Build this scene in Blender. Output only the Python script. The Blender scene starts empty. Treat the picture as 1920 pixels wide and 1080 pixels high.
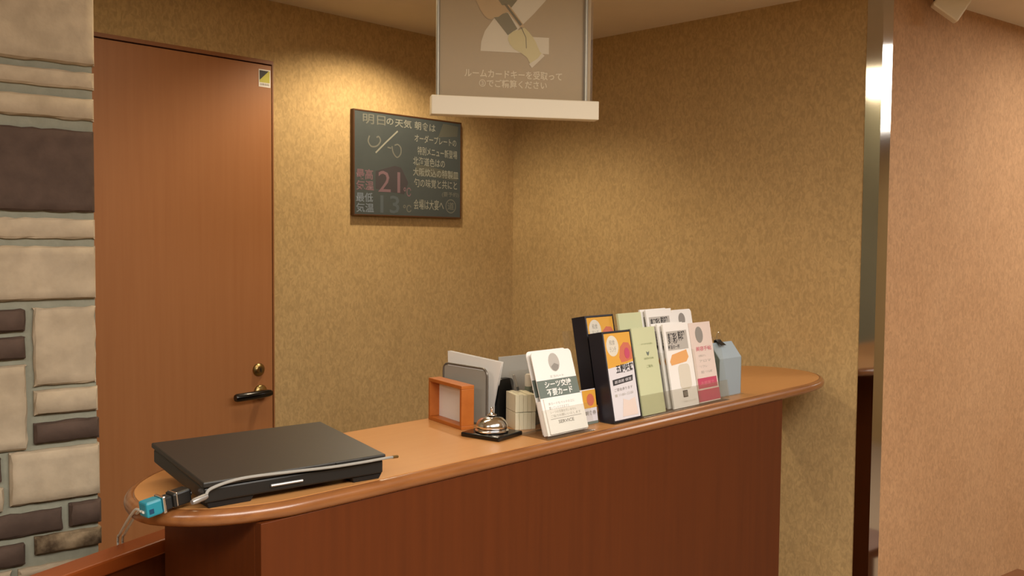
import bpy, bmesh, math, random
from mathutils import Vector, Matrix
random.seed(7)
S = bpy.context.scene
COL = S.collection
R = math.radians

# ------------------------------------------------------------------ camera, world, lights, exposure
F_PX, PITCH, ROLL, YAW = 1729.86, R(2.8446), R(0.489), R(44.106)
cam_d = bpy.data.cameras.new('camera')
cam_d.sensor_width = 36.0
cam_d.lens = F_PX / 1920.0 * 36.0
cam_d.clip_start = 0.02
cam = bpy.data.objects.new('camera', cam_d)
COL.objects.link(cam)
fw = Vector((math.cos(YAW) * math.cos(PITCH), math.sin(YAW) * math.cos(PITCH), -math.sin(PITCH)))
rt = Vector((math.sin(YAW), -math.cos(YAW), 0.0))
up = rt.cross(fw)
r2 = rt * math.cos(ROLL) + up * math.sin(ROLL)
u2 = up * math.cos(ROLL) - rt * math.sin(ROLL)
cam.matrix_world = Matrix(((r2.x, u2.x, -fw.x, 0.0), (r2.y, u2.y, -fw.y, 0.0), (r2.z, u2.z, -fw.z, 1.5), (0, 0, 0, 1)))
S.camera = cam

W = bpy.data.worlds.new('world')
W.use_nodes = True
W.node_tree.nodes['Background'].inputs['Color'].default_value = (1.0, 0.86, 0.68, 1)
W.node_tree.nodes['Background'].inputs['Strength'].default_value = 0.05
S.world = W

S.view_settings.view_transform = 'Standard'
S.view_settings.look = 'None'
S.view_settings.gamma = 1.0
S.view_settings.use_curve_mapping = False
S.view_settings.exposure = 0.0


def spot(name, loc, target, power, size, blend, color, radius=0.04):
    d = bpy.data.lights.new(name, 'SPOT')
    d.energy, d.spot_size, d.spot_blend, d.color, d.shadow_soft_size = power, R(size), blend, color, radius
    o = bpy.data.objects.new(name, d)
    o.location = loc
    o.rotation_euler = (Vector(target) - Vector(loc)).to_track_quat('-Z', 'Y').to_euler()
    COL.objects.link(o)


def area(name, loc, sx, sy, power, color, rotz=0.0):
    d = bpy.data.lights.new(name, 'AREA')
    d.shape, d.size, d.size_y, d.energy, d.color = 'RECTANGLE', sx, sy, power, color
    o = bpy.data.objects.new(name, d)
    o.location = loc
    o.rotation_euler = (0, 0, rotz)
    COL.objects.link(o)


WARM = (1.0, 0.80, 0.52)
NEUT = (1.0, 0.94, 0.86)
spot('recessed_downlight_by_back_wall', (2.02, 2.36, 2.29), (1.98, 2.50, 0.0), 46, 144, 0.5, (1.0, 0.83, 0.58))
area('nook_ceiling_light', (1.05, 1.90, 2.285), 1.1, 0.2, 7, WARM, R(159))
area('lobby_ceiling_light_front', (0.7, -0.4, 2.28), 2.2, 1.0, 108, NEUT, R(-9))
area('lobby_ceiling_light_right', (4.5, -0.35, 2.28), 2.8, 0.5, 45, NEUT, R(-40))
area('lobby_fill_light_left', (-1.2, 0.6, 2.28), 1.0, 0.4, 22, NEUT, R(-9))  # fill lamp added out of view to brighten the stone wall

# ------------------------------------------------------------------ dimensions (metres, eye at z 1.5)
YA, XB, ZC, ZT = 2.755, 2.845, 2.297, 1.093     # back wall, right wall of the nook, ceiling, counter top


# ------------------------------------------------------------------ materials
def lin(h):
    h = h.lstrip('#')
    out = []
    for i in (0, 2, 4):
        v = int(h[i:i + 2], 16) / 255.0
        out.append(v / 12.92 if v <= 0.04045 else ((v + 0.055) / 1.055) ** 2.4)
    return (out[0], out[1], out[2], 1.0)


def mat(name, hexcol, rough=0.5, metal=0.0, spec=0.5, coat=0.0):
    m = bpy.data.materials.new(name)
    m.use_nodes = True
    b = m.node_tree.nodes['Principled BSDF']
    b.inputs['Base Color'].default_value = lin(hexcol)
    b.inputs['Roughness'].default_value = rough
    b.inputs['Metallic'].default_value = metal
    b.inputs['Specular IOR Level'].default_value = spec
    b.inputs['Coat Weight'].default_value = coat
    return m


def N(m, t, **kw):
    n = m.node_tree.nodes.new(t)
    for k, v in kw.items():
        setattr(n, k, v)
    return n


def noise_mat(name, c1, c2, scale=(1, 1, 1), nscale=5.0, detail=6.0, rough=0.5, bump=0.0, spec=0.5, lo=0.3, hi=0.7, coat=0.0,
              fine=None, fine_amt=0.0, fine_scale=(1, 1, 1), bump_dist=0.002, warp=1.2):
    m = mat(name, c1, rough, 0.0, spec, coat)
    L = m.node_tree.links.new
    b = m.node_tree.nodes['Principled BSDF']
    tc = N(m, 'ShaderNodeTexCoord')
    mp = N(m, 'ShaderNodeMapping')
    mp.inputs['Scale'].default_value = scale
    L(tc.outputs['Object'], mp.inputs['Vector'])
    nz = N(m, 'ShaderNodeTexNoise')
    nz.inputs['Scale'].default_value = nscale
    nz.inputs['Detail'].default_value = detail
    nz.inputs['Roughness'].default_value = 0.6
    L(mp.outputs['Vector'], nz.inputs['Vector'])
    cr = N(m, 'ShaderNodeValToRGB')
    cr.color_ramp.elements[0].position, cr.color_ramp.elements[0].color = lo, lin(c1)
    cr.color_ramp.elements[1].position, cr.color_ramp.elements[1].color = hi, lin(c2)
    L(nz.outputs['Fac'], cr.inputs['Fac'])
    last = cr.outputs['Color']
    hgt = nz.outputs['Fac']
    if fine is not None:
        mp2 = N(m, 'ShaderNodeMapping')
        mp2.inputs['Scale'].default_value = fine_scale
        L(tc.outputs['Object'], mp2.inputs['Vector'])
        n2 = N(m, 'ShaderNodeTexNoise')
        n2.inputs['Scale'].default_value = fine
        n2.inputs['Detail'].default_value = 4.0
        n2.inputs['Distortion'].default_value = warp
        L(mp2.outputs['Vector'], n2.inputs['Vector'])
        mx = N(m, 'ShaderNodeMix', data_type='RGBA', blend_type='OVERLAY')
        mx.inputs[0].default_value = fine_amt
        L(last, mx.inputs[6])
        cr2 = N(m, 'ShaderNodeValToRGB')
        cr2.color_ramp.elements[0].position = 0.36
        cr2.color_ramp.elements[0].color = (0.12, 0.12, 0.12, 1)
        cr2.color_ramp.elements[1].position = 0.64
        cr2.color_ramp.elements[1].color = (0.88, 0.88, 0.88, 1)
        L(n2.outputs['Fac'], cr2.inputs['Fac'])
        L(cr2.outputs['Color'], mx.inputs[7])
        last = mx.outputs[2]
        hgt = n2.outputs['Fac']
    L(last, b.inputs['Base Color'])
    if bump:
        bp = N(m, 'ShaderNodeBump')
        bp.inputs['Strength'].default_value = bump
        bp.inputs['Distance'].default_value = bump_dist
        L(hgt, bp.inputs['Height'])
        L(bp.outputs['Normal'], b.inputs['Normal'])
    return m


def clear_mat(name, tint, gloss=0.08, opac=0.0, rough=0.03, body='#b8b4a8'):
    """clear or tinted acrylic: see-through sheet with a sheen"""
    m = bpy.data.materials.new(name)
    m.use_nodes = True
    nt = m.node_tree
    nt.nodes.clear()
    L = nt.links.new
    out = N(m, 'ShaderNodeOutputMaterial')
    tr = N(m, 'ShaderNodeBsdfTransparent')
    tr.inputs['Color'].default_value = lin(tint)
    gl = N(m, 'ShaderNodeBsdfGlossy')
    gl.inputs['Roughness'].default_value = rough
    df = N(m, 'ShaderNodeBsdfDiffuse')
    df.inputs['Color'].default_value = lin(body)
    m1 = N(m, 'ShaderNodeMixShader')
    m1.inputs[0].default_value = opac
    L(tr.outputs[0], m1.inputs[1])
    L(df.outputs[0], m1.inputs[2])
    fr = N(m, 'ShaderNodeLayerWeight')
    fr.inputs['Blend'].default_value = 0.22
    ad = N(m, 'ShaderNodeMath', operation='MULTIPLY')
    L(fr.outputs['Fresnel'], ad.inputs[0])
    ad.inputs[1].default_value = gloss * 10
    ad.use_clamp = True
    m2 = N(m, 'ShaderNodeMixShader')
    L(ad.outputs[0], m2.inputs[0])
    L(m1.outputs[0], m2.inputs[1])
    L(gl.outputs[0], m2.inputs[2])
    L(m2.outputs[0], out.inputs['Surface'])
    return m


M = {}
M['paper_tan'] = noise_mat('wallpaper_tan', '#ad9164', '#b79b6d', nscale=3.0, rough=0.75, bump=0.2, spec=0.2, fine=85, fine_amt=0.17,
                           fine_scale=(1, 1, 0.55))
M['paper_pink_lit'] = noise_mat('wallpaper_pink_lit', '#b28a64', '#ba936d', nscale=3.0, rough=0.75, bump=0.2, spec=0.2, fine=85, fine_amt=0.16,
                            fine_scale=(1, 1, 0.55))  # pinker tone of the lobby light, put into the wallpaper colour
M['ceiling'] = noise_mat('ceiling_paint', '#d3c5ae', '#d8cab4', nscale=4, rough=0.9, spec=0.1)
M['floor'] = noise_mat('floor_tile_carpet', '#a8947c', '#b39f88', nscale=60, rough=0.95, spec=0.1)
M['door'] = noise_mat('door_veneer', '#9c673f', '#a46f46', scale=(14, 14, 0.5), nscale=4, rough=0.42, spec=0.4, lo=0.25, hi=0.75, bump=0.0)
M['door_frame'] = noise_mat('door_frame_wood', '#85532e', '#8d5a34', scale=(10, 10, 0.6), nscale=4, rough=0.45)
M['top'] = noise_mat('counter_laminate', '#b57f4a', '#bb8650', scale=(1.2, 14, 14), nscale=4, rough=0.38, spec=0.45, lo=0.2, hi=0.8)
M['edge'] = noise_mat('counter_edge_wood', '#7a4a26', '#8f5c32', scale=(2, 18, 18), nscale=5, rough=0.3, spec=0.5, coat=0.25)
M['base'] = noise_mat('counter_panel_wood', '#52260b', '#5b2b0d', scale=(12, 12, 0.5), nscale=4, rough=0.5, spec=0.22)
M['gate'] = noise_mat('gate_wood', '#843f17', '#8f481d', scale=(1.0, 10, 10), nscale=4, rough=0.35, spec=0.45)
M['steel'] = mat('polished_steel', '#c4c2be', 0.08, 1.0)
M['chrome'] = mat('chrome', '#eeeeee', 0.14, 1.0)
M['brass'] = mat('brass', '#a08a5c', 0.32, 1.0)
M['black_gloss'] = mat('black_lacquer', '#0c0b0a', 0.18, 0.0, 0.5)
M['black'] = mat('black_plastic', '#141312', 0.45)
M['lid'] = noise_mat('laptop_lid_plastic', '#25221f', '#2a2723', nscale=200, rough=0.42, spec=0.38)
M['rubber'] = mat('black_rubber', '#0e0e0e', 0.7)
M['silver'] = mat('silver_plastic', '#a5a3a0', 0.38, 0.7)
M['cable'] = mat('grey_cable', '#92908a', 0.45)
M['lead'] = mat('pale_grey_cable', '#c4c0b6', 0.45)
M['teal'] = mat('teal_plastic', '#1f7f92', 0.35)
M['teal_dark'] = mat('dark_blue_plastic', '#0e3c5c', 0.4)
M['white_bar'] = mat('cream_white_plastic', '#dcd2ba', 0.45)
M['sign'] = mat('sign_print_brown', '#b8a283', 0.5, 0.0, 0.3)
M['sign_white'] = mat('sign_print_white', '#e2d8ca', 0.5, 0.0, 0.3)
M['sign_text'] = mat('sign_print_text', '#eadcc6', 0.5, 0.0, 0.3)
M['sign_skin'] = mat('sign_print_cream', '#d9cd9f', 0.5, 0.0, 0.3)
M['sign_tan'] = mat('sign_print_tan', '#c8ab83', 0.5, 0.0, 0.3)
M['sign_dark'] = mat('sign_print_greybrown', '#857b60', 0.5, 0.0, 0.3)
M['sign_line'] = mat('sign_print_line', '#75694f', 0.5, 0.0, 0.3)
M['acrylic'] = clear_mat('clear_acrylic', '#fcfcfa', 0.03, 0.02, body='#d8d6d0')
M['acrylic_sign'] = clear_mat('clear_sign_acrylic', '#f6f4ee', 0.03, 0.03, 0.25)
M['acrylic_grey'] = clear_mat('grey_acrylic', '#a09d95', 0.04, 0.7, body='#b3afa5')
M['acrylic_smoke'] = clear_mat('smoked_acrylic', '#b9b8b0', 0.06, 0.25, body='#a5a398')
M['white'] = mat('white_paper', '#eae7e3', 0.7, spec=0.2)
M['offwhite'] = mat('offwhite_paper', '#d6cfc0', 0.75, spec=0.2)
M['memo'] = mat('memo_paper', '#e2dcc4', 0.8, spec=0.2)
M['green_paper'] = mat('pale_green_paper', '#c6caa4', 0.6, spec=0.25)
M['pink_paper'] = mat('pinkish_white_paper', '#dccbc2', 0.6, spec=0.25)
M['lilac'] = mat('pale_lilac_print', '#d6d3d8', 0.6)
M['yellow'] = mat('yellow_print', '#d79f3c', 0.6)
M['orange'] = mat('orange_print', '#e0a566', 0.6)
M['salmon'] = mat('salmon_print', '#c56b52', 0.6)
M['magenta'] = mat('magenta_print', '#bd4664', 0.55)
M['pinktext'] = mat('pink_print', '#cf7f86', 0.6)
M['ink'] = mat('black_print', '#2c2a2c', 0.6)
M['greyink'] = mat('grey_print', '#8c8781', 0.6)
M['paleink'] = mat('pale_grey_print', '#b3aea7', 0.6)
M['greentext'] = mat('green_print', '#8a9468', 0.6)
M['slate'] = mat('slate_green_print', '#67726b', 0.6)
M['dark_holder'] = mat('black_card_holder', '#1d1a22', 0.4)
M['blue'] = mat('pale_blue_card', '#95a3ac', 0.55)
M['blue_side'] = mat('grey_green_card', '#646f66', 0.6)
M['frame_wood'] = noise_mat('orange_brown_wood', '#a65a1f', '#b5682a', scale=(8, 8, 8), nscale=3, rough=0.4)
M['wire'] = mat('grey_metal_wire', '#77726a', 0.35, 0.6)
M['board'] = noise_mat('chalkboard_slate', '#434848', '#4a4f4e', nscale=6, rough=0.85, spec=0.2, detail=8)
M['board_frame'] = mat('dark_brown_wood_edge', '#4a2c14', 0.5)
M['chalk'] = mat('white_chalk', '#8c8c81', 0.95, spec=0.0)
M['chalk_dim'] = mat('smudged_chalk', '#6f6f67', 0.95, spec=0.0)
M['chalk_haze'] = mat('chalk_smear', '#5b5b52', 0.95, spec=0.0)
M['chalk_pink'] = mat('pink_chalk', '#776167', 0.95, spec=0.0)
M['chalk_pinkhaze'] = mat('pink_chalk_smear', '#494547', 0.95, spec=0.0)
M['chalk_blue'] = mat('blue_chalk', '#747d87', 0.95, spec=0.0)
M['chalk_dark'] = mat('dark_blue_chalk', '#585f63', 0.95, spec=0.0)
M['marker_body'] = mat('grey_green_plastic', '#6a786c', 0.4)
M['lime'] = mat('lime_print', '#bdb83a', 0.5)
M['bench'] = noise_mat('brown_bench_wood', '#6b4226', '#7a4d2e', scale=(2, 12, 12), nscale=4, rough=0.45)


# ------------------------------------------------------------------ helpers
def link(name, me, parent=None, loc=(0, 0, 0), rot=(0, 0, 0)):
    o = bpy.data.objects.new(name, me)
    COL.objects.link(o)
    o.location, o.rotation_euler = loc, rot
    if parent is not None:
        o.parent = parent
    return o


def obj(name, bm, mats, parent=None, loc=(0, 0, 0), rot=(0, 0, 0), smooth=False):
    bmesh.ops.recalc_face_normals(bm, faces=bm.faces[:])
    me = bpy.data.meshes.new(name)
    if smooth:
        for f in bm.faces:
            f.smooth = True
    bm.to_mesh(me)
    bm.free()
    for m in (mats if isinstance(mats, (list, tuple)) else [mats]):
        me.materials.append(m)
    o = link(name, me, parent, loc, rot)
    if smooth:
        md = o.modifiers.new('smooth', 'EDGE_SPLIT')
        md.split_angle = R(40)
    return o


def thing(name, label, cat, loc=(0, 0, 0), rot=(0, 0, 0), group=None):
    o = link(name, None, None, loc, rot)
    o.empty_display_size = 0.05
    return tag(o, label, cat, group)


def tag(o, label, cat, group=None):
    o['label'], o['category'] = label, cat
    if group:
        o['group'] = group
    return o


def structure(o):
    o['kind'] = 'structure'
    return o


def B():
    return bmesh.new()


def box(bm, x0, y0, z0, x1, y1, z1, bev=0.0, seg=2, mi=0, mtx=None):
    vs = [bm.verts.new(Vector(c)) for c in ((x0, y0, z0), (x1, y0, z0), (x1, y1, z0), (x0, y1, z0),
                                            (x0, y0, z1), (x1, y0, z1), (x1, y1, z1), (x0, y1, z1))]
    return hexa(bm, vs, bev, seg, mi, mtx)


def hexa(bm, vs, bev=0.0, seg=2, mi=0, mtx=None):
    """8 corners: four below, four above, both counter-clockwise from above"""
    if not isinstance(vs[0], bmesh.types.BMVert):
        vs = [bm.verts.new(Vector(c)) for c in vs]
    fs = [bm.faces.new([vs[i] for i in q]) for q in ((3, 2, 1, 0), (4, 5, 6, 7), (0, 1, 5, 4), (1, 2, 6, 5), (2, 3, 7, 6), (3, 0, 4, 7))]
    for f in fs:
        f.material_index = mi
    if mtx is not None:
        bmesh.ops.transform(bm, matrix=mtx, verts=vs)
    if bev:
        es = list({e for f in fs for e in f.edges})
        r = bmesh.ops.bevel(bm, geom=es, offset=bev, segments=seg, profile=0.5, affect='EDGES')
        for f in r['faces']:
            f.material_index = mi
    return vs


def prism(bm, pts, a0, a1, axis='y', bev=0.0, mi=0):
    """outline pts extruded between a0 and a1 along an axis: 'y' takes (x,z), 'z' takes (x,y), 'x' takes (y,z)"""
    def P(p, a):
        return {'y': (p[0], a, p[1]), 'z': (p[0], p[1], a), 'x': (a, p[0], p[1])}[axis]
    lo = [bm.verts.new(P(p, a0)) for p in pts]
    hi = [bm.verts.new(P(p, a1)) for p in pts]
    n = len(pts)
    fs = [bm.faces.new(lo[::-1]), bm.faces.new(hi)]
    for i in range(n):
        fs.append(bm.faces.new((lo[i], lo[(i + 1) % n], hi[(i + 1) % n], hi[i])))
    for f in fs:
        f.material_index = mi
    if bev:
        bmesh.ops.bevel(bm, geom=list({e for f in fs for e in f.edges}), offset=bev, segments=2, profile=0.5, affect='EDGES')


def tube(bm, path, r, seg=10, closed=False, mi=0):
    path = [Vector(p) for p in path]
    n = len(path)
    rings = []
    ref = None
    for i, p in enumerate(path):
        if closed:
            t = path[(i + 1) % n] - path[i - 1]
        else:
            t = path[min(i + 1, n - 1)] - path[max(i - 1, 0)]
        t.normalize()
        if ref is None:
            ref = Vector((0, 0, 1)) if abs(t.z) < 0.9 else Vector((1, 0, 0))
        u = (ref - t * ref.dot(t)).normalized()
        ref = u
        v = t.cross(u)
        rr = r[i] if isinstance(r, (list, tuple)) else r
        rings.append([bm.verts.new(p + (u * math.cos(2 * math.pi * k / seg) + v * math.sin(2 * math.pi * k / seg)) * rr) for k in range(seg)])
    for i in range(n if closed else n - 1):
        a, b = rings[i], rings[(i + 1) % n]
        for k in range(seg):
            f = bm.faces.new((a[k], a[(k + 1) % seg], b[(k + 1) % seg], b[k]))
            f.material_index = mi
    if not closed:
        bm.faces.new(rings[0][::-1]).material_index = mi
        bm.faces.new(rings[-1]).material_index = mi


def lathe(bm, prof, seg=36, c=(0, 0, 0), axis='z'):
    rings = []
    for r, h in prof:
        ring = []
        for k in range(seg):
            a = 2 * math.pi * k / seg
            x, y = max(r, 1e-5) * math.cos(a), max(r, 1e-5) * math.sin(a)
            p = {'z': (x, y, h), 'y': (x, h, y), 'x': (h, x, y)}[axis]
            ring.append(bm.verts.new((p[0] + c[0], p[1] + c[1], p[2] + c[2])))
        rings.append(ring)
    for a, b in zip(rings, rings[1:]):
        for k in range(seg):
            bm.faces.new((a[k], a[(k + 1) % seg], b[(k + 1) % seg], b[k]))
    bm.faces.new(rings[0][::-1])
    bm.faces.new(rings[-1])


def catmull(pts, n=8, closed=True):
    out = []
    m = len(pts)
    for i in range(m if closed else m - 1):
        g = (lambda k: Vector(pts[k % m])) if closed else (lambda k: Vector(pts[max(0, min(m - 1, k))]))
        p0, p1, p2, p3 = g(i - 1), g(i), g(i + 1), g(i + 2)
        for k in range(n):
            t = k / n
            out.append(0.5 * ((2 * p1) + (p2 - p0) * t + (2 * p0 - 5 * p1 + 4 * p2 - p3) * t * t + (3 * p1 - p0 - 3 * p2 + p3) * t ** 3))
    if not closed:
        out.append(Vector(pts[-1]))
    return out


def decal(name, pts, m, parent, y, th=0.0003, loc=(0, 0, 0), rot=(0, 0, 0)):
    """printed patch on a face looking to -Y; pts are (x, z)"""
    bm = B()
    prism(bm, pts, y - th, y, 'y')
    return obj(name, bm, m, parent, loc, rot)


def rect(x0, z0, x1, z1):
    return [(x0, z0), (x1, z0), (x1, z1), (x0, z1)]


def ell(cx, cz, rx, rz, n=20, a0=0.0):
    return [(cx + rx * math.cos(a0 + 2 * math.pi * k / n), cz + rz * math.sin(a0 + 2 * math.pi * k / n)) for k in range(n)]


def rrect(x0, z0, x1, z1, r, n=5, corners=(1, 1, 1, 1)):
    """rounded rectangle, corners from bottom left counter-clockwise"""
    out = []
    for (cx, cz, a, on) in ((x0 + r, z0 + r, 180, corners[0]), (x1 - r, z0 + r, 270, corners[1]), (x1 - r, z1 - r, 0, corners[2]), (x0 + r, z1 - r, 90, corners[3])):
        if on:
            for k in range(n + 1):
                t = R(a + 90 * k / n)
                out.append((cx + r * math.cos(t), cz + r * math.sin(t)))
        else:
            out.append(({180: x0, 270: x1, 0: x1, 90: x0}[a], {180: z0, 270: z0, 0: z1, 90: z1}[a]))
    return out


def text(name, s, m, parent, x0, z0, x1, z1, y, tilt=0.0, bold=0.0):
    """lettering fitted into the box x0..x1, z0..z1 on a face looking to -Y"""
    cu = bpy.data.curves.new(name, 'FONT')
    cu.body = s
    cu.size = 1.0
    cu.offset = bold
    cu.resolution_u = 2
    o = bpy.data.objects.new(name, cu)
    COL.objects.link(o)
    dg = bpy.context.evaluated_depsgraph_get()
    me = bpy.data.meshes.new_from_object(o.evaluated_get(dg))
    bpy.data.objects.remove(o)
    bpy.data.curves.remove(cu)
    xs = [v.co.x for v in me.vertices]
    ys = [v.co.y for v in me.vertices]
    ax, bx, ay, by = min(xs), max(xs), min(ys), max(ys)
    w, h = x1 - x0, z1 - z0
    for v in me.vertices:
        px = (v.co.x - ax) / max(bx - ax, 1e-6) * w
        pz = (v.co.y - ay) / max(by - ay, 1e-6) * h
        v.co = (x0 + px, y, z0 + pz + tilt * px)
    me.materials.clear()
    me.materials.append(m)
    me.name = name
    return link(name, me, parent)


def strokes(name, paths, r, m, parent, y):
    """chalk strokes, flat ribbons along (x, z) paths"""
    bm = B()
    for pth in paths:
        n = len(pth)
        A, C = [], []
        for i in range(n):
            t = Vector(pth[min(i + 1, n - 1)]) - Vector(pth[max(i - 1, 0)])
            t.normalize()
            nx = Vector((-t.y, t.x)) * r
            A.append(bm.verts.new((pth[i][0] + nx.x, y, pth[i][1] + nx.y)))
            C.append(bm.verts.new((pth[i][0] - nx.x, y, pth[i][1] - nx.y)))
        for i in range(n - 1):
            bm.faces.new((A[i], A[i + 1], C[i + 1], C[i]))
    return obj(name, bm, m, parent)


# ------------------------------------------------------------------ the room
bm = B(); box(bm, -2.6, -3.6, -0.1, 6.2, 2.9, 0.0)
structure(obj('floor', bm, M['floor']))
bm = B(); box(bm, -2.6, -3.6, ZC, 6.2, 2.9, ZC + 0.1)
structure(obj('ceiling', bm, M['ceiling']))

# back wall with the doorway left open
DX0, DX1, DZ = 0.852, 1.678, 2.086
bm = B()
box(bm, 0.70, YA, 0, DX0 - 0.005, YA + 0.12, ZC)
box(bm, DX1 + 0.005, YA, 0, XB, YA + 0.12, ZC)
box(bm, DX0 - 0.005, YA, DZ + 0.012, DX1 + 0.005, YA + 0.12, ZC)
structure(obj('wall_back', bm, M['paper_tan']))

# right wall of the nook, and the lobby wall that turns off its end
CX, CY = XB, 1.183
ca, sa = math.cos(R(-9.4)), math.sin(R(-9.4))
bm = B(); box(bm, XB, CY + 0.02, 0, XB + 0.12, YA + 0.12, ZC)
structure(obj('wall_right', bm, M['paper_tan']))
bm = B()
prism(bm, [(CX + 0.016 * ca, CY + 0.016 * sa), (6.2, CY + sa / ca * (6.2 - CX)), (6.2, CY + 0.15 + sa / ca * (6.2 - CX)), (CX + 0.125, CY + 0.13)], 0, ZC, 'z')
structure(obj('wall_lobby', bm, M['paper_pink_lit']))

# steel corner guard: two leaves folded on the outside corner
bm = B()
px, py = -sa * 0.004, ca * 0.004
outl = [(XB - 0.004, CY + 0.047), (XB - 0.004, CY - 0.003), (CX + 0.052 * ca + 0.0, CY + 0.052 * sa - 0.003), (CX + 0.052 * ca + px, CY + 0.052 * sa + py),
        (CX + 0.002, CY + 0.002), (XB + 0.0, CY + 0.047)]
prism(bm, outl, 0, ZC, 'z')
o = structure(obj('trim_1', bm, M['steel']))

bm = B(); box(bm, -2.6, -3.7, 0, 6.2, -3.6, ZC)
structure(obj('wall_rear', bm, M['paper_tan']))
bm = B(); box(bm, -2.7, -3.6, 0, -2.6, 2.9, ZC)
structure(obj('wall_side', bm, M['paper_tan']))
bm = B(); box(bm, 6.2, -3.6, 0, 6.3, 1.5, ZC)
structure(obj('wall_far', bm, M['paper_tan']))

# ------------------------------------------------------------------ stone-faced wall at the left
M['mortar'] = noise_mat('grey_mortar', '#8a8a7a', '#979686', nscale=40, rough=0.95, spec=0.1, bump=0.4)
M['stone'] = noise_mat('beige_stone', '#a89880', '#baaa92', nscale=7, rough=0.85, spec=0.2, bump=0.35, fine=26, fine_amt=0.10, bump_dist=0.006, warp=0.1)
M['stone_dark'] = noise_mat('dark_brown_stone', '#4c3d34', '#59483e', nscale=9, rough=0.8, spec=0.25, bump=0.4, fine=30, fine_amt=0.12, bump_dist=0.005, warp=0.1)
M['stone_mix'] = noise_mat('veined_stone', '#4f4030', '#a18d70', nscale=12, rough=0.85, spec=0.2, bump=0.5, lo=0.42, hi=0.62)
STONES = [(0.000, 0.40, 1.852, 2.067, 0), (0.001, 0.32, 1.804, 1.838, 0), (0.002, 0.36, 1.741, 1.784, 0), (0.003, 0.29, 1.554, 1.719, 1),
          (0.003, 0.33, 1.500, 1.540, 0), (0.003, 0.30, 1.376, 1.484, 0), (0.136, 0.31, 1.315, 1.359, 1), (0.136, 0.33, 1.260, 1.304, 1),
          (0.005, 0.121, 1.203, 1.360, 0), (0.135, 0.33, 1.078, 1.248, 0), (0.002, 0.122, 1.144, 1.194, 0), (0.000, 0.123, 1.086, 1.128, 1),
          (0.000, 0.168, 0.966, 1.073, 0), (0.179, 0.33, 0.958, 1.006, 0), (0.183, 0.35, 1.017, 1.066, 1), (0.073, 0.33, 0.903, 0.949, 1),
          (-0.002, 0.060, 0.906, 0.954, 1), (0.143, 0.36, 0.845, 0.888, 1), (-0.002, 0.125, 0.859, 0.896, 2),
          (0.0, 0.25, 2.08, 2.17, 1), (0.0, 0.36, 2.182, 2.29, 0), (0.262, 0.45, 2.08, 2.17, 0)]
rnd = random.Random(3)
z = 0.0
while z < 0.83:
    h = min(rnd.choice((0.05, 0.09, 0.15)), 0.842 - z)
    s = 0.0
    while s < 0.45:
        w = rnd.uniform(0.14, 0.3)
        STONES.append((s, s + w, z + 0.006, z + h - 0.006, rnd.choice((0, 0, 1))))
        s += w + 0.013
    z += h
z = 0.0
while z < ZC - 0.06:
    h = min(rnd.choice((0.06, 0.11, 0.17)), ZC - z)
    s = 0.47
    while s < 3.1:
        w = rnd.uniform(0.16, 0.4)
        STONES.append((s, min(s + w, 3.2), z + 0.006, z + h - 0.006, rnd.choice((0, 0, 0, 1))))
        s += w + 0.013
    z += h
SE, SA = Vector((0.774, 1.95, 0)), R(-8.3)
bm = B()
box(bm, -3.35, 0.006, 0, -0.003, 0.10, ZC, mi=0)
box(bm, -0.12, 0.10, 0, -0.003, 0.80, ZC, mi=0)          # the return that runs back to the rear wall
for (s0, s1, z0, z1, k) in STONES:
    vs = []
    j = lambda a: rnd.uniform(-a, a)
    d = rnd.uniform(0.004, 0.009)
    x0, x1 = -s1, -s0
    nx = max(4, int((x1 - x0) / 0.018) + 2)
    nz = max(4, int((z1 - z0) / 0.018) + 2)
    grid = []
    for iz in range(nz + 1):
        row = []
        for ix in range(nx + 1):
            u = (0.0 if ix == 0 else 1.0 if ix == nx else max(0.004, min(x1 - x0 - 0.004, (x1 - x0) * (ix - 1) / (nx - 2))) / (x1 - x0))
            v = (0.0 if iz == 0 else 1.0 if iz == nz else max(0.0035, min(z1 - z0 - 0.0035, (z1 - z0) * (iz - 1) / (nz - 2))) / (z1 - z0))
            ex, ez = min(u, 1 - u) * (x1 - x0), min(v, 1 - v) * (z1 - z0)
            e = min(ex, ez)
            edge = 0.0 if e < 1e-6 else 1.0
            px_ = x0 + u * (x1 - x0) + (j(0.002) if edge == 0 and s0 > 0.004 or ix not in (0, nx) else 0)
            pz_ = z0 + v * (z1 - z0) + (j(0.0016) if edge == 0 else j(0.0006))
            row.append(bm.verts.new((px_, (-0.001 if edge == 0 else -d + j(0.0016)), pz_)))
        grid.append(row)
    for iz in range(nz):
        for ix in range(nx):
            f = bm.faces.new((grid[iz][ix], grid[iz][ix + 1], grid[iz + 1][ix + 1], grid[iz + 1][ix]))
            f.material_index = 1 + k
            f.smooth = 0 < iz < nz - 1 and 0 < ix < nx - 1
    ring = grid[0] + [r[-1] for r in grid[1:]] + grid[-1][::-1][1:] + [r[0] for r in grid[::-1]][1:-1]
    bk = [bm.verts.new((v.co.x, 0.02, v.co.z)) for v in ring]
    for i in range(len(ring)):
        f = bm.faces.new((ring[i], bk[i], bk[(i + 1) % len(ring)], ring[(i + 1) % len(ring)]))
        f.material_index = 1 + k
structure(obj('wall_left', bm, [M['mortar'], M['stone'], M['stone_dark'], M['stone_mix']], None, SE, (0, 0, SA)))

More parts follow.
